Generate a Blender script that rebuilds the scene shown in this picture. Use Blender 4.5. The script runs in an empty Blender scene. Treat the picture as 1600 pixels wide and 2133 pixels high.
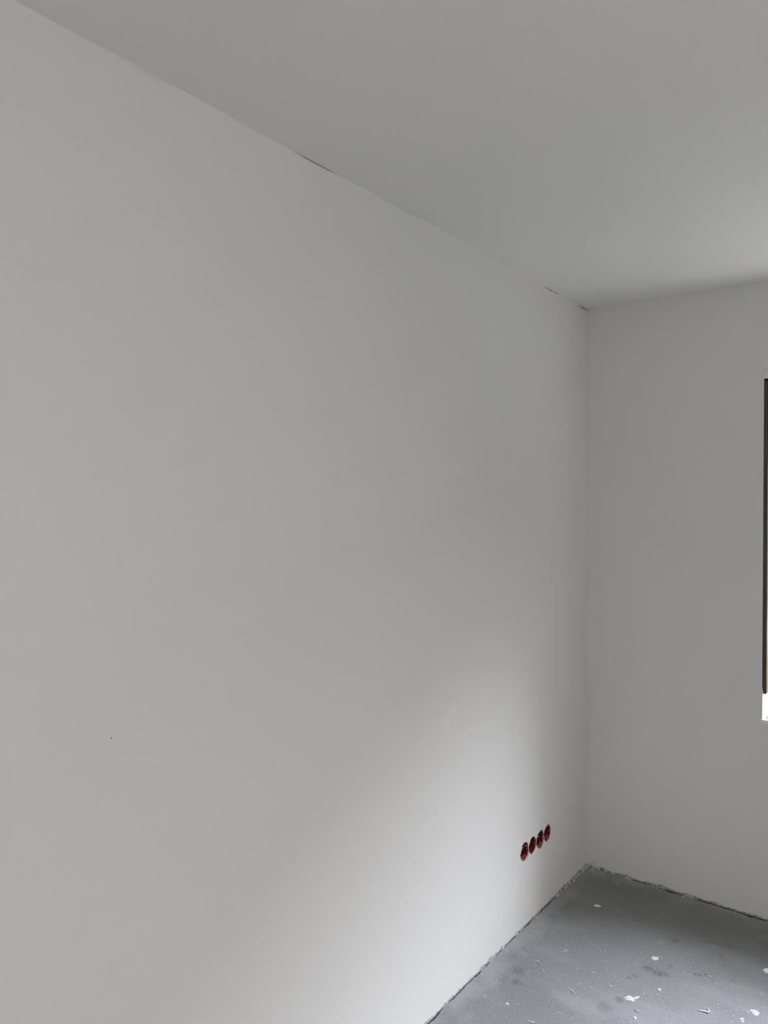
import bpy, bmesh, math, random
from mathutils import Vector, Matrix, geometry, noise

# ------------------------------------------------------------------ frame
H = 2.63                                   # room height (socket pitch 71 mm gives the scale)
F_PX, YAW, PITCH, ROLL = 1545.3, 0.65113, -0.01005, 0.00126
CAM = Vector((0.51776 * H, -1.28562 * H, 0.65083 * H))
fw = Vector((-math.sin(YAW) * math.cos(PITCH), math.cos(YAW) * math.cos(PITCH), math.sin(PITCH)))
r0 = Vector((math.cos(YAW), math.sin(YAW), 0)); u0 = r0.cross(fw)
rt = r0 * math.cos(ROLL) + u0 * math.sin(ROLL); up = -r0 * math.sin(ROLL) + u0 * math.cos(ROLL)
scene = bpy.context.scene
cd = bpy.data.cameras.new('camera'); cam = bpy.data.objects.new('camera', cd)
scene.collection.objects.link(cam)
m = Matrix((rt, up, -fw)).transposed().to_4x4(); m.translation = CAM
cam.matrix_world = m
cd.sensor_fit = 'HORIZONTAL'; cd.sensor_width = 36.0; cd.lens = F_PX / 1600.0 * 36.0
cd.clip_start = 0.02; cd.clip_end = 300
scene.camera = cam

# ------------------------------------------------------------------ world, sun, exposure
world = bpy.data.worlds.new('sky'); scene.world = world; world.use_nodes = True
wn = world.node_tree.nodes; wl = world.node_tree.links
bg = wn['Background']; bg.inputs['Strength'].default_value = 3.5
tc = wn.new('ShaderNodeTexCoord'); sx = wn.new('ShaderNodeSeparateXYZ'); cr = wn.new('ShaderNodeValToRGB')
wl.new(tc.outputs['Generated'], sx.inputs[0]); wl.new(sx.outputs['Z'], cr.inputs[0]); wl.new(cr.outputs[0], bg.inputs['Color'])
cr.color_ramp.elements[0].position = 0.0; cr.color_ramp.elements[0].color = (0.92, 0.89, 0.88, 1)
cr.color_ramp.elements[1].position = 1.0; cr.color_ramp.elements[1].color = (0.88, 0.88, 0.92, 1)
SUN_AZ, SUN_EL = math.radians(31), math.radians(46)      # veiled sun, ahead and to the right
sun_dir = Vector((math.sin(SUN_AZ) * math.cos(SUN_EL), math.cos(SUN_AZ) * math.cos(SUN_EL), math.sin(SUN_EL)))
sd = bpy.data.lights.new('sun', 'SUN'); sd.energy = 7.5; sd.angle = math.radians(40); sd.color = (0.86, 0.91, 1.06)
sun = bpy.data.objects.new('sun', sd); scene.collection.objects.link(sun)
sun.rotation_euler = (-sun_dir).to_track_quat('-Z', 'Y').to_euler()
scene.view_settings.view_transform = 'Standard'; scene.view_settings.look = 'None'
scene.view_settings.gamma = 1.0; scene.view_settings.use_curve_mapping = False
scene.view_settings.exposure = 1.03
scene.cycles.use_denoising = True
scene.cycles.max_bounces = 16; scene.cycles.diffuse_bounces = 12
scene.cycles.sample_clamp_indirect = 0

# room and openings
RX, RY = 3.30, -4.90                       # right wall plane, rear wall plane
WT = 0.10                                  # light outer wall
WX0, WX1, WZ0, WZ1 = 0.7515, 2.30, 0.817, 2.268
def portal(name, loc, direction, w, h):
    ld = bpy.data.lights.new(name, 'AREA'); ld.shape = 'RECTANGLE'; ld.size = w; ld.size_y = h
    ld.cycles.is_portal = True
    o = bpy.data.objects.new(name, ld); scene.collection.objects.link(o)
    o.location = loc; o.rotation_euler = Vector(direction).to_track_quat('-Z', 'Y').to_euler()
portal('window_daylight', ((WX0 + WX1) / 2, WT + 0.02, (WZ0 + WZ1) / 2), (0, -1, 0), WX1 - WX0, WZ1 - WZ0)
# second window, unseen, added in the right wall for fill light
VY0, VY1, VZ0, VZ1 = -4.3, -2.7, 0.05, 2.268
portal('side_fill_daylight', (RX + WT + 0.02, (VY0 + VY1) / 2, (VZ0 + VZ1) / 2), (-1, 0, 0), VY1 - VY0, VZ1 - VZ0)

# ------------------------------------------------------------------ helpers
def ray(px, py):
    return (fw + rt * ((px - 800) / F_PX) - up * ((py - 1066.5) / F_PX))
def on(px, py, axis, val):                 # used once, at build time, to read positions off the photograph
    d = ray(px, py); return CAM + d * ((val - CAM[axis]) / d[axis])
def nodes_of(name, rough=0.6, spec=0.3):
    mt = bpy.data.materials.new(name); mt.use_nodes = True
    n = mt.node_tree.nodes; b = n['Principled BSDF']
    b.inputs['Roughness'].default_value = rough; b.inputs['Specular IOR Level'].default_value = spec
    return mt, n, mt.node_tree.links, b
def mottled(name, c1, c2, scale=4, rough=0.6, spec=0.3, bump=0.0, bscale=200, bdist=0.001, metal=0.0):
    mt, n, l, b = nodes_of(name, rough, spec)
    t = n.new('ShaderNodeTexCoord'); nz = n.new('ShaderNodeTexNoise'); nz.inputs['Scale'].default_value = scale
    nz.inputs['Detail'].default_value = 5
    rp = n.new('ShaderNodeValToRGB'); rp.color_ramp.elements[0].color = (*c1, 1); rp.color_ramp.elements[1].color = (*c2, 1)
    rp.color_ramp.elements[0].position = 0.3; rp.color_ramp.elements[1].position = 0.7
    l.new(t.outputs['Object'], nz.inputs['Vector']); l.new(nz.outputs['Fac'], rp.inputs[0]); l.new(rp.outputs[0], b.inputs['Base Color'])
    b.inputs['Metallic'].default_value = metal
    if bump:
        n2 = n.new('ShaderNodeTexNoise'); n2.inputs['Scale'].default_value = bscale; n2.inputs['Detail'].default_value = 4
        bp = n.new('ShaderNodeBump'); bp.inputs['Strength'].default_value = bump; bp.inputs['Distance'].default_value = bdist
        l.new(t.outputs['Object'], n2.inputs['Vector']); l.new(n2.outputs['Fac'], bp.inputs['Height']); l.new(bp.outputs[0], b.inputs['Normal'])
    return mt

PAINT = mottled('wall_paint', (0.735, 0.731, 0.698), (0.745, 0.742, 0.709), 2.0, 0.75, 0.2, 0.15, 300, 0.0004)
CEIL = mottled('ceiling_paint', (0.80, 0.795, 0.778), (0.808, 0.803, 0.786), 2.0, 0.85, 0.15, 0.15, 300, 0.0004)
PATCH = mottled('filler_patch', (0.755, 0.750, 0.738), (0.775, 0.770, 0.758), 12, 0.85, 0.1, 0.2, 150, 0.0006)
CAULK = mottled('caulk', (0.735, 0.722, 0.697), (0.76, 0.75, 0.725), 8, 0.6, 0.3)
DIMWALL = mottled('low_bounce_wall_grey', (0.27, 0.262, 0.25), (0.36, 0.35, 0.335), 5, 0.9, 0.1, 0.6, 60, 0.003)  # grey chosen for the unseen walls to cut bounced light
VOID = mottled('raw_masonry', (0.10, 0.095, 0.085), (0.16, 0.15, 0.13), 30, 0.95, 0.05, 0.6, 60, 0.003)
PLASTER = mottled('dry_plaster', (0.70, 0.70, 0.69), (0.86, 0.86, 0.85), 60, 0.9, 0.1, 0.5, 300, 0.001)
JOINT = mottled('dark_joint_and_shade', (0.03, 0.032, 0.03), (0.07, 0.072, 0.07), 80, 0.95, 0.1)  # also paints the shade inside the ceiling cracks
GREYPL = mottled('grey_plaster_rubble', (0.16, 0.165, 0.16), (0.55, 0.56, 0.56), 90, 0.9, 0.1, 0.6, 200, 0.002)
GREYPL2 = mottled('pale_plaster_rubble', (0.45, 0.46, 0.46), (0.75, 0.76, 0.76), 60, 0.9, 0.1, 0.6, 200, 0.002)
RED = mottled('red_box_plastic', (0.17, 0.015, 0.014), (0.26, 0.026, 0.022), 40, 0.35, 0.5)
REDDUST = mottled('dusty_box_rim', (0.16, 0.03, 0.035), (0.30, 0.12, 0.12), 120, 0.7, 0.3)
GREYPVC = mottled('grey_conduit_plastic', (0.30, 0.29, 0.31), (0.42, 0.41, 0.44), 60, 0.5, 0.4)
DARK = mottled('conduit_bore', (0.015, 0.012, 0.012), (0.03, 0.025, 0.025), 60, 0.8, 0.2)
BRASS = mottled('screw_metal', (0.55, 0.48, 0.32), (0.65, 0.58, 0.42), 60, 0.35, 0.5, metal=1.0)
ANTH = mottled('anthracite_frame', (0.045, 0.047, 0.050), (0.055, 0.057, 0.060), 20, 0.28, 0.5)
WHITE = mottled('white_sill_lacquer', (0.86, 0.87, 0.87), (0.89, 0.90, 0.90), 6, 0.35, 0.5)
OCHRE = mottled('cream_outer_plaster', (0.78, 0.66, 0.40), (0.84, 0.74, 0.48), 9, 0.9, 0.1, 0.5, 80, 0.004)
FACADE = mottled('cream_render', (0.80, 0.75, 0.62), (0.85, 0.80, 0.68), 3, 0.9, 0.1, 0.4, 60, 0.006)
PLINTH = mottled('ochre_plinth', (0.62, 0.36, 0.12), (0.74, 0.46, 0.18), 3, 0.9, 0.1, 0.5, 40, 0.01)
TIMBER = mottled('dark_timber', (0.040, 0.038, 0.030), (0.065, 0.062, 0.050), 8, 0.8, 0.2)
TERR = mottled('bounce_terrace_slabs', (0.74, 0.73, 0.70), (0.82, 0.81, 0.78), 5, 0.8, 0.2, 0.3, 60, 0.004)
LAWN = mottled('low_bounce_grass', (0.05, 0.075, 0.025), (0.10, 0.14, 0.05), 6, 0.9, 0.1, 0.6, 60, 0.02)
SOIL = mottled('brown_soil', (0.08, 0.055, 0.04), (0.15, 0.105, 0.075), 5, 0.95, 0.05, 0.7, 20, 0.03)
ROOFM = mottled('roof_tile_clay', (0.30, 0.13, 0.08), (0.42, 0.19, 0.11), 12, 0.85, 0.2, 0.6, 30, 0.02)
GROUND = mottled('street_paving', (0.60, 0.59, 0.57), (0.70, 0.69, 0.66), 6, 0.9, 0.2, 0.5, 40, 0.01)
SCREW = mottled('white_nail', (0.88, 0.89, 0.90), (0.93, 0.94, 0.95), 60, 0.4, 0.4)

def glass_mat():
    mt = bpy.data.materials.new('window_glass'); mt.use_nodes = True
    n = mt.node_tree.nodes; l = mt.node_tree.links; n.clear()
    o = n.new('ShaderNodeOutputMaterial'); mx = n.new('ShaderNodeMixShader')
    t = n.new('ShaderNodeBsdfTransparent'); t.inputs[0].default_value = (0.95, 0.947, 0.945, 1)
    g = n.new('ShaderNodeBsdfGlossy'); g.inputs['Roughness'].default_value = 0.02
    lw = n.new('ShaderNodeLayerWeight'); lw.inputs[0].default_value = 0.5
    pw = n.new('ShaderNodeMath'); pw.operation = 'POWER'; pw.inputs[1].default_value = 5.0; l.new(lw.outputs['Facing'], pw.inputs[0])
    f = n.new('ShaderNodeMath'); f.operation = 'MULTIPLY_ADD'; f.inputs[1].default_value = 0.6; f.inputs[2].default_value = 0.03; l.new(pw.outputs[0], f.inputs[0])
    l.new(f.outputs[0], mx.inputs[0]); l.new(t.outputs[0], mx.inputs[1]); l.new(g.outputs[0], mx.inputs[2]); l.new(mx.outputs[0], o.inputs[0])
    return mt
GLASS = glass_mat()

def link(name, me, mat, parent=None, kind=None, label=None, cat=None, group=None, loc=None):
    o = bpy.data.objects.new(name, me); scene.collection.objects.link(o)
    for k in (mat if isinstance(mat, (list, tuple)) else [mat]): me.materials.append(k)
    if loc is not None: o.location = loc
    if parent is not None:
        o.parent = parent
        o.location = Vector(loc if loc is not None else (0, 0, 0)) - parent_world(parent)
    for k, v in (('kind', kind), ('label', label), ('category', cat), ('group', group)):
        if v: o[k] = v
    return o
def parent_world(p):
    v = Vector((0, 0, 0))
    while p is not None: v += p.location; p = p.parent
    return v
def empty(name, loc, label, cat, group=None):
    o = bpy.data.objects.new(name, None); scene.collection.objects.link(o); o.location = loc
    o.empty_display_size = 0.02; o['label'] = label; o['category'] = cat
    if group: o['group'] = group
    return o
def mesh_of(bm, name, smooth=False):
    bmesh.ops.recalc_face_normals(bm, faces=bm.faces)
    if smooth:
        for f in bm.faces: f.smooth = True
    me = bpy.data.meshes.new(name); bm.to_mesh(me); bm.free(); return me
def add_box(bm, x0, x1, y0, y1, z0, z1, bevel=0):
    vs = [bm.verts.new((x, y, z)) for x in (x0, x1) for y in (y0, y1) for z in (z0, z1)]
    fs = [bm.faces.new([vs[i] for i in q]) for q in ((0, 1, 3, 2), (4, 6, 7, 5), (0, 4, 5, 1), (2, 3, 7, 6), (0, 2, 6, 4), (1, 5, 7, 3))]
    if bevel:
        es = list({e for f in fs for e in f.edges})
        bmesh.ops.bevel(bm, geom=es, offset=bevel, segments=2, affect='EDGES', profile=0.5)
def boxes(name, mat, lst, parent=None, bevel=0, **k):
    bm = bmesh.new()
    for b in lst: add_box(bm, *b, bevel=bevel)
    return link(name, mesh_of(bm, name), mat, parent, **k)
def add_ring(bm, prof, n, M, rag=None):      # revolve (r, depth) profile about local z, transformed by M
    rows = []
    for (r, d) in prof:
        rows.append([bm.verts.new(M @ Vector((r * math.cos(a), r * math.sin(a), d))) for a in [2 * math.pi * i / n for i in range(n)]])
    for A, B in zip(rows, rows[1:]):
        for i in range(n):
            bm.faces.new((A[i], A[(i + 1) % n], B[(i + 1) % n], B[i]))
    return rows
def add_tube(bm, pts, rad, n=8, cap=True):
    pts = [Vector(p) for p in pts]; rows = []
    for i, p in enumerate(pts):
        t = (pts[min(i + 1, len(pts) - 1)] - pts[max(i - 1, 0)]).normalized()
        a = t.orthogonal().normalized() if i == 0 else (rows_a - t * rows_a.dot(t)).normalized()
        rows_a = a; b = t.cross(a); r = rad[i] if isinstance(rad, (list, tuple)) else rad
        rows.append([bm.verts.new(p + (a * math.cos(2 * math.pi * k / n) + b * math.sin(2 * math.pi * k / n)) * r) for k in range(n)])
    for A, B in zip(rows, rows[1:]):
        for k in range(n): bm.faces.new((A[k], A[(k + 1) % n], B[(k + 1) % n], B[k]))
    if cap: bm.faces.new(rows[0]); bm.faces.new(rows[-1])

# ------------------------------------------------------------------ sockets: positions on the left wall
SOCK_PX = [(1093.5, 1773.5), (1109.3, 1761.5), (1125.6, 1748), (1140.8, 1735)]
raw = [on(x, y, 0, 0.0) for x, y in SOCK_PX]
ymid = sum(p.y for p in raw) / 4; zmid = sum(p.z for p in raw) / 4
SOCK = [(ymid + (i - 1.5) * 0.0712, zmid + (0.0008, 0.0002, -0.001, 0.0005)[i]) for i in range(4)]
def ragged(cy, cz, seed, r=0.0345):
    rnd = random.Random(seed); out = []
    k = [(rnd.uniform(0.0, 0.0016), rnd.uniform(0, 6.28), q) for q in (2, 3, 5, 8)]
    for i in range(40):
        a = 2 * math.pi * i / 40
        rr = r + sum(s * math.sin(q * a + ph) for s, ph, q in k) + rnd.uniform(-.0007, .0007)
        rr += 0.0035 * max(0, math.sin(a + 1.57 + math.pi)) ** 6 * rnd.uniform(.4, 1.6)     # chipped more at the bottom
        out.append((cy + rr * math.cos(a), cz + rr * math.sin(a) * 1.04))
    return out
HOLES = [ragged(cy, cz, 11 + i) for i, (cy, cz) in enumerate(SOCK)]

# ------------------------------------------------------------------ structure
def hsh(a, b): return random.Random(int(a * 9176) * 31 + b).random()
# wall_left: front face at x = 0 with ragged socket openings and two settled cracks under the ceiling
cracks = []
for (x0, y0), (x1, y1), g in (((610, 315), (702, 364), .0036), ((1128, 595), (1168, 615), .0040), ((1205, 635), (1232, 649), .0050)):
    a = on(x0, y0, 2, H); b = on(x1, y1, 2, H)
    # keep to the wall plane
    ya = on(x0, y0, 0, 0.0).y; yb = on(x1, y1, 0, 0.0).y
    cracks.append((min(ya, yb), min(max(ya, yb), -0.002), g))
top = []
yy = 0.0
def crack_gap(y):
    g = 0.0
    for a, b, w in cracks:
        if a < y < b:
            t = (y - a) / (b - a)
            g = max(g, w * min(1, 4.0 * t, 6 * (1 - t) if b < -0.01 else 1) * (0.65 + 0.5 * noise.noise((y * 25, 3, 1))))
    return g
ys = sorted({0.0, RY, *[c[0] for c in cracks], *[c[1] for c in cracks], *[c[0] + (c[1] - c[0]) * k / 24 for c in cracks for k in range(25)]}, reverse=True)
top = [(y, H - max(0.0, crack_gap(y))) for y in ys]
outline = [(0.0, 0.0)] + [(y, z) for y, z in top] + [(RY, 0.0)]
vs, es = [], []
def loop(pts):
    b = len(vs); vs.extend(Vector(p) for p in pts); n = len(pts); es.extend((b + i, b + (i + 1) % n) for i in range(n))
loop(outline)
for h in HOLES: loop(h)
cv, ce, cf, *_ = geometry.delaunay_2d_cdt(vs, es, [], 1, 1e-6)
bm = bmesh.new(); bv = [bm.verts.new((0, v.x, v.y)) for v in cv]
def inside(p, poly):
    c = False; n = len(poly)
    for i in range(n):
        a, b = poly[i], poly[i - 1]
        if (a[1] > p[1]) != (b[1] > p[1]) and p[0] < (b[0] - a[0]) * (p[1] - a[1]) / (b[1] - a[1]) + a[0]: c = not c
    return c
for f in cf:
    ctr = sum((cv[i] for i in f), Vector((0, 0))) / len(f)
    if not inside(ctr, outline) or any(inside(ctr, h) for h in HOLES): continue
    bm.faces.new([bv[i] for i in f])
bmesh.ops.dissolve_limit(bm, angle_limit=0.001, verts=bm.verts, edges=bm.edges)
bmesh.ops.triangulate(bm, faces=bm.faces)
bmesh.ops.recalc_face_normals(bm, faces=bm.faces)
ret = bmesh.ops.extrude_face_region(bm, geom=list(bm.faces))
bmesh.ops.translate(bm, verts=[v for v in ret['geom'] if isinstance(v, bmesh.types.BMVert)], vec=(-0.06, 0, 0))
wall_left = link('wall_left', mesh_of(bm, 'wall_left'), PAINT, kind='structure')
boxes('masonry_core', VOID, [(-0.30, -0.0605, RY - WT, WT, -0.2, H + 0.2)], wall_left)

for a, b, w in cracks:                                         # near-black strip painting the shade inside the open cracks under the ceiling
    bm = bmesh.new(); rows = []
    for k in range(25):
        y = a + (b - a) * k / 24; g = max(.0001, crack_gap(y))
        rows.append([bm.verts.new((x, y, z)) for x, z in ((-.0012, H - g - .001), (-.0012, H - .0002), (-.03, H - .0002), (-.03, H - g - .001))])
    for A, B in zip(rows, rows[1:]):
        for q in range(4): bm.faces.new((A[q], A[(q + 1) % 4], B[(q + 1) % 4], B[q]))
    link('crack_shade', mesh_of(bm, 'crack_shade'), JOINT, wall_left)

# end wall with the window opening
wall_back = boxes('wall_back', PAINT, [(0, WX0, 0, WT, -0.02, H + 0.02), (WX1, RX, 0, WT, -0.02, H + 0.02),
                                     (WX0, WX1, 0, WT, -0.02, WZ0), (WX0, WX1, 0, WT, WZ1, H + 0.02)], kind='structure')
wall_right = boxes('wall_right', DIMWALL, [(RX, RX + WT, VY1, WT, -0.02, H + 0.02), (RX, RX + WT, RY - WT, VY0, -0.02, H + 0.02),
                                         (RX, RX + WT, VY0, VY1, -0.02, VZ0), (RX, RX + WT, VY0, VY1, VZ1, H + 0.02)], kind='structure')
wall_front = boxes('wall_front', DIMWALL, [(0, RX, RY - WT, RY, -0.02, H + 0.02)], kind='structure')
ceiling = boxes('ceiling', CEIL, [(-0.30, RX + WT, RY - WT, WT, H, H + 0.30)], kind='structure')

# floor ------------------------------------------------------------
def floor_mat():
    mt, n, l, b = nodes_of('concrete_screed', 0.55, 0.35)
    t = n.new('ShaderNodeTexCoord')
    def nz(scale, detail=6, rough=.55, off=(0, 0, 0), stretch=None):
        mp = n.new('ShaderNodeMapping'); mp.inputs['Location'].default_value = off
        if stretch: mp.inputs['Scale'].default_value = stretch
        l.new(t.outputs['Object'], mp.inputs[0])
        q = n.new('ShaderNodeTexNoise'); q.inputs['Scale'].default_value = scale; q.inputs['Detail'].default_value = detail
        q.inputs['Roughness'].default_value = rough; l.new(mp.outputs[0], q.inputs['Vector']); return q.outputs['Fac']
    def ramp(v, p0, p1, c0, c1):
        r = n.new('ShaderNodeValToRGB'); e = r.color_ramp.elements
        e[0].position = p0; e[1].position = p1; e[0].color = (*c0, 1); e[1].color = (*c1, 1); l.new(v, r.inputs[0]); return r.outputs[0]
    def mixc(f, a, c, mode='MIX'):
        m_ = n.new('ShaderNodeMix'); m_.data_type = 'RGBA'; m_.blend_type = mode
        if isinstance(f, float): m_.inputs[0].default_value = f
        else: l.new(f, m_.inputs[0])
        l.new(a, m_.inputs[6])
        if isinstance(c, tuple): m_.inputs[7].default_value = (*c, 1)
        else: l.new(c, m_.inputs[7])
        return m_.outputs[2]
    def math_(op, a, b_=None, c_=None):
        q = n.new('ShaderNodeMath'); q.operation = op
        for i, v in enumerate((a, b_, c_)):
            if v is None: continue
            if isinstance(v, (int, float)): q.inputs[i].default_value = v
            else: l.new(v, q.inputs[i])
        return q.outputs[0]
    base = ramp(nz(3.0), .32, .70, (0.165, 0.166, 0.166), (0.220, 0.222, 0.222))
    col = mixc(0.5, base, ramp(nz(150, 4, .75), .34, .66, (0.115, 0.117, 0.118), (0.31, 0.313, 0.315)))
    # trowel clouds, a little paler
    col = mixc(math_('MULTIPLY', ramp(nz(2.2, 3, .5, (3, 1, 0), (1, 2.4, 1)), .52, .70, (0, 0, 0), (1, 1, 1)), .35), col, (0.34, 0.35, 0.36))
    # dark scuffs and damp spots where they lie on the screed: (px, py, radius m, strength)
    wob = nz(55, 3, .6, (1, 7, 0))
    for (px, py, rad, s) in ((1062, 1997, .028, .35), (1080, 2022, .030, .45), (1050, 2040, .022, .2), (1077, 2046, .024, .45),
                             (1350, 2017, .022, .6), (1372, 2027, .026, .7), (1388, 2030, .014, .5), (1322, 2032, .016, .45), (1308, 2036, .014, .4),
                             (1449, 2029, .008, .8), (1458, 2031, .009, .8), (1472, 2030, .008, .7), (1397, 2012, .012, .4),
                             (1292, 2082, .022, .5), (1260, 2100, .035, .3), (1408, 1960, .020, .35), (1528, 2043, .012, .3), (1502, 1992, .014, .3)):
        p = on(px, py, 2, 0.0)
        g = n.new('ShaderNodeVectorMath'); g.operation = 'DISTANCE'; l.new(t.outputs['Object'], g.inputs[0]); g.inputs[1].default_value = p
        d = math_('ADD', g.outputs['Value'], math_('MULTIPLY', math_('SUBTRACT', wob, .5), rad * 2.2))
        mr = n.new('ShaderNodeMapRange'); mr.interpolation_type = 'SMOOTHSTEP'
        mr.inputs['From Min'].default_value = rad * 1.1; mr.inputs['From Max'].default_value = rad * .3
        mr.inputs['To Min'].default_value = 0; mr.inputs['To Max'].default_value = s * .95
        l.new(d, mr.inputs['Value'])
        col = mixc(mr.outputs[0], col, (0.075, 0.078, 0.078))
    # pale plaster haze near the foot of the walls and scattered lime bloom
    sp = n.new('ShaderNodeSeparateXYZ'); l.new(t.outputs['Object'], sp.inputs[0])
    haze = nz(9, 6, .65, (0, 4, 0))
    for src, sign in ((sp.outputs['X'], 1), (sp.outputs['Y'], -1)):
        d = math_('MULTIPLY', src, sign)
        d = math_('ADD', d, math_('MULTIPLY', math_('SUBTRACT', haze, .5), .35))
        mr = n.new('ShaderNodeMapRange'); mr.inputs['From Min'].default_value = .10; mr.inputs['From Max'].default_value = 0.0
        mr.inputs['To Max'].default_value = .6; l.new(d, mr.inputs['Value']); col = mixc(mr.outputs[0], col, (0.36, 0.37, 0.365))
    # fine white crumbs trodden into the surface
    vo = n.new('ShaderNodeTexVoronoi'); vo.inputs['Scale'].default_value = 80; l.new(t.outputs['Object'], vo.inputs['Vector'])
    sp2 = n.new('ShaderNodeSeparateColor'); l.new(vo.outputs['Color'], sp2.inputs[0])
    crumb = math_('MULTIPLY', math_('LESS_THAN', vo.outputs['Distance'], .15), math_('GREATER_THAN', sp2.outputs[0], .86))
    col = mixc(math_('MULTIPLY', crumb, .85), col, (0.62, 0.63, 0.64))
    l.new(col, b.inputs['Base Color'])
    rr = n.new('ShaderNodeMapRange'); rr.inputs['To Min'].default_value = .42; rr.inputs['To Max'].default_value = .68
    l.new(nz(5), rr.inputs['Value']); l.new(rr.outputs[0], b.inputs['Roughness'])
    bp = n.new('ShaderNodeBump'); bp.inputs['Strength'].default_value = .35; bp.inputs['Distance'].default_value = .0015
    l.new(nz(160, 5, .7), bp.inputs['Height']); l.new(bp.outputs[0], b.inputs['Normal'])
    return mt
FLOORM = floor_mat()
floor = boxes('floor', FLOORM, [(-0.06, RX, RY, 0.0, -0.20, 0.0)], kind='structure')

# ragged plaster edge and screed fillet where the walls meet the floor
def edge_strip(name, along, length, mat, parent, seed, w0, h0, step=0.006, amp=1.0, start=0.0):
    """uneven low ridge along a wall foot; along 'y' = left wall, 'x' = end wall"""
    bm = bmesh.new(); rows = []; n = int((length - start) / step)
    for i in range(n + 1):
        s = start + i * step
        a = noise.fractal(Vector((s * 22, seed, 0.3)), 1.0, 2.0, 5)
        b = noise.fractal(Vector((s * 70, seed + 5, 2.3)), 1.0, 2.0, 3)
        w = max(.0009, w0 * (1 + amp * .75 * a + .35 * b)); h = max(.0004, h0 * (1 + amp * .8 * a - .4 * b))
        prof = [(-.001, h * 1.1), (w * .30, h * (1.0 + .2 * b)), (w * .65, h * .55 * (1 + .5 * a)), (w, -.0005)]
        rows.append([bm.verts.new((p, -s, z) if along == 'y' else (s, -p, z)) for p, z in prof])
    for A, B in zip(rows, rows[1:]):
        for k in range(3): bm.faces.new((A[k], A[k + 1], B[k + 1], B[k]))
    return link(name, mesh_of(bm, name), mat, parent, kind=None)
edge_strip('plaster_ridge', 'y', 4.8, GREYPL, wall_left, 1, .0045, .0040, amp=1.7)
edge_strip('plaster_ridge', 'x', RX, GREYPL, wall_back, 2, .0060, .0050, amp=1.6)
def joint_strip(along, length, seed, d0, w, parent):
    bm = bmesh.new(); rows = []
    for i in range(int(length / .008) + 1):
        s = i * .008; a = noise.fractal(Vector((s * 14, seed, 1.3)), 1.0, 2.0, 4); c = noise.noise((s * 4, seed, 9))
        ww = max(.0002, w * (1 + 1.4 * a) * min(1, max(.1, 1.0 + c))); d = d0 + .002 * a
        rows.append([bm.verts.new((p, -s, z) if along == 'y' else (s, -p, z)) for p, z in ((d, .0003), (d + ww * .5, .0009), (d + ww, .0003))])
    for A, B in zip(rows, rows[1:]):
        for k in range(2): bm.faces.new((A[k], A[k + 1], B[k + 1], B[k]))
    link('edge_joint', mesh_of(bm, 'edge_joint'), JOINT, parent)
joint_strip('y', 4.8, 3, .0035, .0036, floor)
joint_strip('x', 3.2, 8, .0065, .0085, floor)
rnd = random.Random(9)
bm = bmesh.new()
for i in range(70):
    s = abs(rnd.gauss(0, .16)) + .005; d = .004 + abs(rnd.gauss(0, .006)); r = rnd.uniform(.002, .0065)
    c = Vector((d, -s, 0)) if i % 3 else Vector((s, -d, 0)); al = Vector((0, 1, 0)) if i % 3 else Vector((1, 0, 0)); ac = Vector((1, 0, 0)) if i % 3 else Vector((0, 1, 0))
    vv = [bm.verts.new(c + al * r * a * rnd.uniform(1.1, 2.2) + ac * r * b * rnd.uniform(.5, .9) + Vector((0, 0, z * r * rnd.uniform(.4, .9)))) for a, b, z in
          ((1, 0, 0), (.3, .8, 0), (-.9, .5, 0), (-.8, -.6, 0), (.2, -.9, 0), (.3, .1, 1), (-.4, 0, 1))]
    for q in ((0, 1, 5), (1, 2, 6), (1, 6, 5), (2, 3, 6), (3, 4, 6), (4, 5, 6), (4, 0, 5), (0, 4, 3, 2, 1)): bm.faces.new([vv[t] for t in q])
o = link('plaster_rubble', mesh_of(bm, 'plaster_rubble'), GREYPL2, floor); o['kind'] = 'stuff'
# crumbs lodged along both wall feet and over the screed (too many and too small to count)
rnd = random.Random(5)
def crumb_mesh(name, pts):
    bm = bmesh.new()
    for (x, y, z, s) in pts:
        vs_ = [bm.verts.new((x + s * rnd.uniform(.6, 1.2) * dx, y + s * rnd.uniform(.6, 1.2) * dy, z + s * .7 * dz)) for dx, dy, dz in
               ((1, 0, 0), (-.4, .9, 0), (-.6, -.8, 0), (rnd.uniform(-.3, .3), rnd.uniform(-.3, .3), 1))]
        for q in ((0, 1, 2), (0, 3, 1), (1, 3, 2), (2, 3, 0)): bm.faces.new([vs_[i] for i in q])
    return mesh_of(bm, name)
pts = []
for i in range(420):
    s = rnd.random() ** 1.3 * 3.0; d = abs(rnd.gauss(0, .010)) + .002
    dens = noise.noise((s * 3, 1, 4))
    if dens > -.1: pts.append((d, -s, 0.0, rnd.uniform(.0008, .0028)))
for i in range(420):
    s = rnd.random() * 2.0; d = abs(rnd.gauss(0, .014)) + .006
    if noise.noise((s * 4, 8, 4)) > -.1: pts.append((s, -d, 0.0, rnd.uniform(.0008, .0028)))
for i in range(2200):
    x = rnd.random() * 2.2 + .03; y = -rnd.random() * 2.2 - .03
    if y > -.55 and rnd.random() < .85: continue
    if y > -.8 and rnd.random() < .4: continue
    s_ = rnd.choice((.0006, .0007, .0008, .0010, .0012, .0016, .0024, .0032))
    pts.append((x, y, 0.0, s_))
link('plaster_crumbs', crumb_mesh('plaster_crumbs', pts), PLASTER, kind='stuff',
     label='scattered white plaster crumbs across the grey concrete floor', cat='debris')

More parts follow.
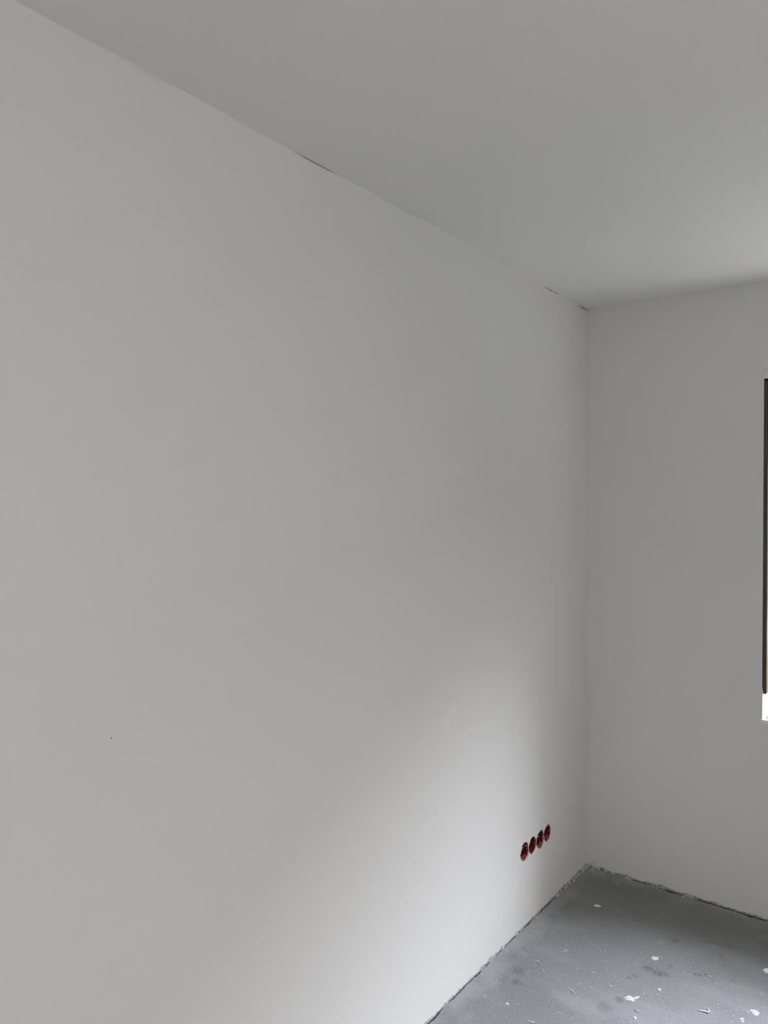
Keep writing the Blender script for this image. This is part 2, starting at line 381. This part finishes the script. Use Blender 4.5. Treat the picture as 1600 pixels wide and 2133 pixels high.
# dried plaster splats sticking to the screed (part of the floor)
def splat(px, py, w, d, rot, seed, mat=None, h=.0012):
    p = on(px, py, 2, 0.0); r_ = random.Random(seed); bm = bmesh.new()
    c = bm.verts.new((0, 0, h)); n = 18; rim, mid = [], []
    ks = [(r_.uniform(.05, .2), r_.uniform(0, 6.28), q) for q in (2, 3, 5)]
    for i in range(n):
        a = 2 * math.pi * i / n; k = 1 + sum(s * math.sin(q * a + f) for s, f, q in ks) + r_.uniform(-.12, .12)
        x, y = w / 2 * k * math.cos(a), d / 2 * k * math.sin(a)
        X, Y = x * math.cos(rot) - y * math.sin(rot), x * math.sin(rot) + y * math.cos(rot)
        rim.append(bm.verts.new((X, Y, 0))); mid.append(bm.verts.new((X * .7, Y * .7, h * r_.uniform(.5, 1.1))))
    for i in range(n):
        j = (i + 1) % n
        bm.faces.new((rim[i], rim[j], mid[j], mid[i])); bm.faces.new((mid[i], mid[j], c))
    link('plaster_splat', mesh_of(bm, 'plaster_splat'), mat or SPL, floor, loc=(p.x, p.y, .0002))
SPL = mottled('dried_plaster', (0.30, 0.305, 0.31), (0.80, 0.80, 0.80), 110, 0.9, 0.1, .5, 300, .001)
SMEAR = mottled('trodden_plaster', (0.22, 0.225, 0.23), (0.36, 0.365, 0.37), 120, 0.9, 0.1, .4, 300, .001)
for a in ((1376, 1963, .050, .012, .55, 1, SMEAR), (1364, 1996, .030, .024, .4, 2, None), (1312, 2080, .034, .026, .6, 3, None),
          (1326, 2078, .022, .012, 1.0, 4, None), (1557, 2107, .024, .022, .2, 5, SMEAR), (1573, 2109, .030, .026, .8, 6, None),
          (1200, 1832, .050, .018, .2, 7, SMEAR), (1190, 1846, .036, .012, -.2, 8, SMEAR), (1285, 1824, .060, .014, .1, 9, SMEAR),
          (1358, 1858, .080, .018, .1, 10, SMEAR), (1234, 1813, .020, .010, .1, 11, None), (1547, 2127, .014, .010, .1, 12, None),
          (1546, 2122, .016, .009, .9, 13, None), (1177, 1980, .040, .014, 1.2, 14, SMEAR), (1430, 1882, .016, .012, .1, 15, SMEAR)):
    splat(*a)

# ------------------------------------------------------------------ ceiling joint: hand-run caulk bead with gaps at the cracks
def bead(along, length, parent, seed, s0=0.0, size=.0022):
    bm = bmesh.new(); rows = []; run = []
    def flush():
        for A, B in zip(run, run[1:]):
            for k in range(2): bm.faces.new((A[k], A[k + 1], B[k + 1], B[k]))
        run.clear()
    step = .012
    for i in range(int((length - s0) / step) + 1):
        s = s0 + i * step
        if along == 'y' and crack_gap(-s) > .0004: flush(); continue
        a = noise.fractal(Vector((s * 3.1, seed, 0)), 1.0, 2.0, 5)
        w = max(.0012, size * (1 + 1.1 * a))
        if along == 'y': w += .006 * math.exp(-((s - LUMP) / .018) ** 2)
        pr = ((0.0, -w * 1.5), (w * .45, -w * .45), (w * 1.3, 0.0))
        run.append([bm.verts.new((max(p, .0002), -s, H + z - .0001) if along == 'y' else (s, -max(p, .0002), H + z - .0001)) for p, z in pr])
    flush()
    return link('caulk_bead', mesh_of(bm, 'caulk_bead', True), CAULK, parent)
LUMP = -on(766, 398, 0, 0.0).y
bead('y', 4.8, ceiling, 2); bead('x', 3.2, ceiling, 6, .01, .002)
# small filled spot and a dark pinhole on the left wall
def wall_patch(pts, name, mat, h, parent):
    P = [on(x, y, 0, 0.0) for x, y in pts]; c = sum(P, Vector()) / len(P); bm = bmesh.new()
    ctr = bm.verts.new((h, 0, 0)); rim = [bm.verts.new((.00005, (p - c).y, (p - c).z)) for p in P]
    mid = [bm.verts.new((h, (p - c).y * .82, (p - c).z * .88)) for p in P]; n = len(P)
    for i in range(n):
        j = (i + 1) % n; bm.faces.new((rim[i], rim[j], mid[j], mid[i])); bm.faces.new((mid[i], mid[j], ctr))
    return link(name, mesh_of(bm, name, True), mat, parent, loc=(0, c.y, c.z))
wall_patch([(922, 1487), (927, 1482), (946, 1458), (950, 1470), (947, 1490), (941, 1503), (937, 1520), (930, 1537), (925, 1533), (920, 1505)], 'filler_patch', PATCH, .0006, wall_left)
p = on(231.5, 1537.5, 0, 0.0)
bm = bmesh.new(); add_ring(bm, [(.0001, .0012), (.0011, .0009), (.0014, 0)], 9, Matrix.Rotation(math.pi / 2, 4, 'Y'))
link('pin_mark', mesh_of(bm, 'pin_mark'), JOINT, wall_left, loc=(0, p.y, p.z))
p = on(1237, 1797, 1, 0.0)
bm = bmesh.new(); add_ring(bm, [(.0001, .0012), (.002, .001), (.003, 0)], 9, Matrix.Rotation(math.pi / 2, 4, 'X'))
link('chip_mark', mesh_of(bm, 'chip_mark'), SMEAR, wall_back, loc=(p.x, 0, p.z))

# ------------------------------------------------------------------ flush socket boxes
LAB = ['red socket box nearest the viewer in the left wall, pale wire ends in its top',
       'red socket box second from the viewer, with a pale streak down its cup',
       'red socket box second from the room corner, grey plaster crumbs in its bottom rim',
       'red socket box nearest the room corner, farthest of the row in the left wall']
Mx = Matrix.Rotation(math.pi / 2, 4, 'Y')      # local z -> +x
def socket(i, cy, cz):
    rn = random.Random(40 + i)
    e = empty('socket_box', (-0.004, cy, cz), LAB[i], 'socket box', 'flush socket boxes in the left wall')
    bm = bmesh.new()
    add_ring(bm, [(.0335, 0), (.0335, -.045), (.0325, -.0465), (.0001, -.0465)], 36, Mx)
    r2 = add_ring(bm, [(.0335, 0), (.0318, .0), (.0318, -.0440), (.0001, -.0450)], 36, Mx)
    bmesh.ops.remove_doubles(bm, verts=bm.verts, dist=1e-5)
    link('cup', mesh_of(bm, 'cup', False), RED, e, loc=(-.004, cy, cz))
    bm = bmesh.new(); add_ring(bm, [(.0322, -.001), (.0322, .0012), (.0338, .0016), (.0345, -.0005)], 36, Mx)
    link('rim', mesh_of(bm, 'rim'), REDDUST, e, loc=(-.004, cy, cz))
    for s in (-1, 1):                                          # screw posts with their screws
        bm = bmesh.new(); yc, a = s * .0285, 0
        add_tube(bm, [(-.003, yc, 0), (-.036, yc, 0)], .0036, 10)
        po = link('screw_post', mesh_of(bm, 'screw_post'), RED, e, loc=(-.004, cy, cz))
        bm = bmesh.new(); add_tube(bm, [(-.003, yc, 0), (.0005, yc, 0), (.0012, yc, 0)], [.0026, .0028, .0015], 10)
        link('screw', mesh_of(bm, 'screw'), BRASS, po, loc=(-.004, cy, cz))
    bm = bmesh.new()                                           # knock-out conduit stub at the top and its bore
    add_tube(bm, [(-.024, 0, .0310), (-.024, .002, .0170), (-.021, .003, .0120)], [.0085, .0085, .0080], 14, False)
    add_tube(bm, [(-.024, 0, .0310), (-.024, .002, .0172), (-.021, .003, .0122)], [.0070, .0070, .0066], 14, False)
    st = link('conduit_stub', mesh_of(bm, 'conduit_stub'), GREYPVC, e, loc=(-.004, cy, cz))
    # wire ends
    for k in range((3, 1, 2, 0)[i]):
        bm = bmesh.new(); y0 = (-.004 + .004 * k)
        add_tube(bm, [(-.022, y0, .020), (-.014, y0 + .002, .012), (-.008, y0 + rn.uniform(-.004, .006), .006 + rn.uniform(-.003, .006)),
                      (-.005, y0 + rn.uniform(-.006, .01), .012 + rn.uniform(-.004, .006))], .0017, 7)
        link('wire_end', mesh_of(bm, 'wire_end', True), (PLASTER, BRASS, GREYPVC)[k % 3], e, loc=(-.004, cy, cz))
    if i == 1:                                                 # pale streak scraped down the cup
        bm = bmesh.new(); add_tube(bm, [(-.012, .004, .020), (-.016, .001, .008), (-.014, -.003, -.004), (-.016, -.004, -.014)], [.0012, .0022, .0024, .0012], 7)
        link('scraped_streak', mesh_of(bm, 'scraped_streak', True), REDDUST, e, loc=(-.004, cy, cz))
    # plaster crumbs caught on the lower rim
    bm = bmesh.new()
    for k in range((9, 3, 12, 5)[i]):
        a = -math.pi / 2 + rn.gauss(0, .5); r = rn.uniform(.024, .034); s = rn.uniform(.0015, .0040)
        c = Vector((-.001 - rn.random() * .006, r * math.cos(a), r * math.sin(a)))
        vv = [bm.verts.new(c + Vector((rn.uniform(-1, 1), rn.uniform(-1, 1), rn.uniform(-1, 1))).normalized() * s) for _ in range(4)]
        for q in ((0, 1, 2), (0, 3, 1), (1, 3, 2), (2, 3, 0)): bm.faces.new([vv[t] for t in q])
    o = link('crumbs', mesh_of(bm, 'crumbs'), PLASTER, e, loc=(-.004, cy, cz)); o['kind'] = 'stuff'
    # raw, slightly raised and broken plaster lip round the opening belongs to the wall
    bm = bmesh.new(); h = HOLES[i]; n = len(h); rows = []
    for j, (y, z) in enumerate(h):
        dy, dz = y - cy, z - cz; k = rn.uniform(1.03, 1.10)
        rows.append([bm.verts.new((x, dy * q, dz * q)) for x, q in ((-.012, .99), (.0001, .992), (.0009 * rn.random() + .0004, 1.012), (.00005, k))])
    for j in range(n):
        A, B = rows[j], rows[(j + 1) % n]
        for k in range(3): bm.faces.new((A[k], A[k + 1], B[k + 1], B[k]))
    link('broken_plaster_lip', mesh_of(bm, 'broken_plaster_lip'), [GREYPL if i in (0, 2) else PLASTER], wall_left, loc=(0, cy, cz))
for i, (cy, cz) in enumerate(SOCK): socket(i, cy, cz)

# ------------------------------------------------------------------ window in the end wall (only its left edge is in the frame)
win = bpy.data.objects.new('window_1', None); scene.collection.objects.link(win); win['kind'] = 'structure'
win.location = ((WX0 + WX1) / 2, 0.0, WZ0)
FW = .016; FY0, FY1 = .004, .075
def wbox(name, mat, lst, parent=win, bevel=0): return boxes(name, mat, lst, parent, bevel)
wbox('window_frame', ANTH, [(WX0, WX0 + FW, FY0, FY1, WZ0 + .115, WZ1 - .035), (WX1 - FW, WX1, FY0, FY1, WZ0 + .115, WZ1 - .035),
                            (WX0 + FW, WX1 - FW, FY1 - .06, FY1, WZ1 - .09, WZ1 - .035),
                            ((WX0 + WX1) / 2 - .05, (WX0 + WX1) / 2 + .05, FY1 - .055, FY1, WZ0 + .03, WZ1 - .09)], bevel=.001)
wbox('frame_foot', WHITE, [(WX0 + FW, WX1 - FW, FY1 - .06, FY1, WZ0, WZ0 + .03)], bevel=.001)
for sgn, xw in ((1, WX0), (-1, WX1)):                          # splayed white plaster return at the foot of each jamb
    bm = bmesh.new(); lo_ = []
    for z, k in ((WZ0, 1.0), (WZ0 + .085, .9), (WZ0 + .135, .25)):
        lo_.append([bm.verts.new((xw + sgn * dx, y, z)) for dx, y in ((-.0, FY1), (-.0, -.004 * k), (.003 * k, -.004 * k), ((FW + .001) * (1 if k > .5 else 1.0), FY1))])
    for A, B in zip(lo_, lo_[1:]):
        for q in range(4): bm.faces.new((A[q], A[(q + 1) % 4], B[(q + 1) % 4], B[q]))
    bm.faces.new(lo_[0]); bm.faces.new(lo_[-1])
    link('plaster_return', mesh_of(bm, 'plaster_return'), WHITE, win)
wbox('frame_head', PLASTER, [(WX0, WX1, FY0, FY1, WZ1 - .045, WZ1)], bevel=.001)
mx_ = (WX0 + WX1) / 2
for a, b in ((WX0 + FW, mx_ - .05), (mx_ + .05, WX1 - FW)):
    wbox('pane', GLASS, [(a, b, .045, .049, WZ0 + .03, WZ1 - .09)])
wbox('window_sill', WHITE, [(WX0 - .001, WX1 + .001, -.010, FY0, WZ0 - .002, WZ0 + .010), (WX0, WX1, FY0, FY1, WZ0 - .004, WZ0 + .001)], bevel=.001)
wbox('outer_reveal', OCHRE, [(WX0 + .0005, WX0 + .0018, FY1, WT + .001, WZ0, WZ1), (WX1 - .0018, WX1 - .0005, FY1, WT + .001, WZ0, WZ1)])
wbox('outer_sill', WHITE, [(WX0 + .008, WX1 - .008, FY1, WT + .04, WZ0 - .0, WZ0 + .012)])
SHUT = 2.00
zz = WZ1 - .002
while zz > SHUT:                                               # outer roller shutter let down a hand's breadth: each slat its own piece
    wbox('shutter_slat', ANTH, [(WX0 + .002, WX1 - .002, .080, .090, max(zz - .0385, SHUT - .004), zz)], bevel=.0025)
    zz -= .040
# unseen side window, added to fill the room with light
win2 = bpy.data.objects.new('fill_window', None); scene.collection.objects.link(win2); win2['kind'] = 'structure'
win2.location = (RX, (VY0 + VY1) / 2, VZ0)
def frame2(w, y0, y1, z0, z1, x):
    f = .06; ym = (y0 + y1) / 2
    boxes('window_frame', ANTH, [(x, x + .07, y0, y0 + f, z0, z1), (x, x + .07, y1 - f, y1, z0, z1), (x, x + .07, y0 + f, y1 - f, z0, z0 + f),
                                 (x, x + .07, y0 + f, y1 - f, z1 - f, z1), (x, x + .07, ym - .05, ym + .05, z0 + f, z1 - f)], w)
    for a, b in ((y0 + f, ym - .05), (ym + .05, y1 - f)): boxes('pane', GLASS, [(x + .03, x + .034, a, b, z0 + f, z1 - f)], w)
frame2(win2, VY0, VY1, VZ0, VZ1, RX + .10)
boxes('window_sill', WHITE, [(RX - .02, RX + .10, VY0, VY1, VZ0 - .001, VZ0 + .02)], win2, bevel=.001)

# ------------------------------------------------------------------ outside: paving and the house across the way
GZ = -0.60
boxes('ground', GROUND, [(-40, 40, WT + .001, 60, GZ - .3, GZ), (RX + WT + .001, 40, -40, WT, GZ - .3, GZ)], kind='structure')
OY = 6.0; OH = 3.3
opp = bpy.data.objects.new('house_opposite', None); scene.collection.objects.link(opp); opp['kind'] = 'structure'; opp.location = (0, OY, GZ)
boxes('facade', FACADE, [(-14, 16, OY, OY + 6, .12, 2.70)], opp)
boxes('plinth', PLINTH, [(-14, 16, OY - .03, OY + 6, GZ, .12)], opp)
for k in range(300): boxes('cladding_board', TIMBER, [(-14 + k * .1, -14 + k * .1 + .092, OY - .02 - .01 * (k % 2), OY + .05, 2.70, OH)], opp)
boxes('upper_wall', TIMBER, [(-14, 16, OY + .051, OY + 6, 2.70, OH)], opp)
boxes('bounce_terrace', TERR, [(-6, 8, WT + .01, 1.5, GZ + .001, GZ + .06)], kind='structure')  # pale ground added to bounce light onto the ceiling by the window
boxes('low_bounce_lawn', LAWN, [(1.3, 16, 1.5, OY - 1.7, GZ + .001, GZ + .05)], kind='structure')  # unseen dark ground, added to weaken the bounce onto the ceiling
boxes('soil_bed', SOIL, [(-14, 16, OY - 1.7, OY - .031, GZ + .001, GZ + .06)], kind='structure')
bm = bmesh.new()
a = [bm.verts.new((-14.3, y, z)) for y, z in ((OY - .4, OH - .1), (OY + 3, OH + .5), (OY + 6.4, OH - .1), (OY + 6.4, OH - .3), (OY - .4, OH - .3))]
b = [bm.verts.new((16.3, v.co.y, v.co.z)) for v in a]
for i in range(5): bm.faces.new((a[i], a[(i + 1) % 5], b[(i + 1) % 5], b[i]))
bm.faces.new(a); bm.faces.new(b)
link('roof', mesh_of(bm, 'roof'), ROOFM, opp)
for zf in (.5,):
    for k in range(-3, 4):
        x = 1.0 + k * 3.6
        f = boxes('window', ANTH, [(x, x + .07, OY - .03, OY + .03, zf, zf + 1.4), (x + 1.13, x + 1.2, OY - .03, OY + .03, zf, zf + 1.4), (x + .07, x + 1.13, OY - .03, OY + .03, zf, zf + .07),
                                   (x + .07, x + 1.13, OY - .03, OY + .03, zf + 1.33, zf + 1.4), (x + .56, x + .64, OY - .03, OY + .03, zf + .07, zf + 1.33)], opp)
        boxes('pane', ANTH, [(x + .07, x + 1.13, OY - .01, OY + .01, zf + .07, zf + 1.33)], f)

boxes('skylight_blocker', TIMBER, [(6.0, 11.0, .6, 5.4, GZ, 3.4)], kind='structure')  # unseen dark block, added to cut low skylight from the right
# ------------------------------------------------------------------ loose pieces on the floor
def chip(px, py, w, d, h, rot, seed, label, cat='plaster chip', name='plaster_chip', mat=PLASTER):
    p = on(px, py, 2, 0.0); r_ = random.Random(seed); n = 9; bm = bmesh.new(); lo, hi = [], []
    for i in range(n):
        a = 2 * math.pi * i / n + r_.uniform(-.2, .2); k = r_.uniform(.7, 1.12)
        x, y = w / 2 * k * math.cos(a), d / 2 * k * math.sin(a)
        X, Y = x * math.cos(rot) - y * math.sin(rot), x * math.sin(rot) + y * math.cos(rot)
        lo.append(bm.verts.new((X, Y, 0))); hi.append(bm.verts.new((X * .85, Y * .85, h * r_.uniform(.7, 1.2))))
    for i in range(n): bm.faces.new((lo[i], lo[(i + 1) % n], hi[(i + 1) % n], hi[i]))
    bm.faces.new(lo[::-1]); bm.faces.new(hi)
    return link(name, mesh_of(bm, name), mat, None, label=label, cat=cat, group='loose plaster pieces on the floor', loc=(p.x, p.y, 0.0))
def curl(px, py, pts, rad, label, name='plaster_shaving', cat='shaving', mat=PLASTER):
    p = on(px, py, 2, 0.0); bm = bmesh.new(); r1 = rt.copy(); r1.z = 0; r1.normalize(); f1 = Vector((-r1.y, r1.x, 0))
    P = [r1 * x + f1 * y + Vector((0, 0, z + rad)) for x, y, z in pts]; n = len(P)
    add_tube(bm, P, [rad * (.45 + .75 * math.sin(math.pi * (i + .5) / n)) for i in range(n)], 7)
    zmin = min(v.co.z for v in bm.verts)
    for v in bm.verts: v.co.z -= zmin
    return link(name, mesh_of(bm, name, True), mat, None, label=label, cat=cat, group='pale shavings on the floor', loc=(p.x, p.y, 0.0))
chip(1243.5, 1887, .034, .017, .003, .35, 1, 'leaf-shaped pale plaster chip lying alone on the dark floor near the corner')
chip(1597, 2023, .034, .026, .004, 1.2, 2, 'grey triangular plaster chip at the right edge of the picture')
chip(1057, 2092, .014, .009, .003, .5, 4, 'small white chip on the floor near the left wall foot')
chip(1423, 1869, .007, .006, .003, .5, 5, 'small white chip by the foot of the window wall')
chip(1373, 2062, .013, .011, .003, .2, 6, 'round white crumb on the brighter floor below the dark scuffs', cat='plaster chip')
chip(1323, 2121, .010, .016, .003, .4, 7, 'upright white chip near the bottom edge of the picture')
chip(1273, 2055, .008, .006, .003, .2, 8, 'tiny bright chip left of the white plaster splat')
chip(1287, 1842, .007, .006, .003, .2, 9, 'tiny pale chip on the dark floor right of the room corner')
curl(1468, 2109, [(-.022, .010, .0), (-.010, .006, .001), (.004, .001, .002), (.012, -.004, .003), (.0165, .002, .003), (.017, .012, .001), (.014, .018, 0)], .0019,
     'bright white hook-shaped shaving near the bottom right of the floor', mat=SCREW)
curl(1120, 2006, [(-.007, .004, 0), (-.001, .008, .002), (.004, .004, .003), (.006, -.006, 0)], .0012, 'small curled shaving near the left wall on the grey floor')
curl(1193, 2066, [(-.001, .014, 0), (-.003, .004, .002), (.001, -.004, .002), (.005, -.010, 0)], .0012, 'upright curled shaving on the floor between the left wall and the plaster splat')
curl(1235, 2027, [(-.008, .004, 0), (0, .000, .001), (.008, -.002, 0)], .0009, 'thin straight shaving in the middle of the floor')
curl(1477, 2035, [(-.009, .006, 0), (0, .001, .001), (.008, -.006, 0)], .0011, 'pale shaving beside the row of dark scuffs')
curl(1375, 1995, [(-.009, .003, 0), (0, .003, .002), (.008, -.003, 0)], .0012, 'pale shaving beside the round plaster splat')
curl(1107, 2130, [(-.012, .001, 0), (0, .000, .001), (.012, 0, 0)], .0012, 'straight shaving at the bottom edge of the picture near the left wall')
curl(1327, 2107, [(-.008, .007, 0), (0, 0, .001), (.008, -.007, 0)], .0011, 'slanting shaving below the white plaster splat')
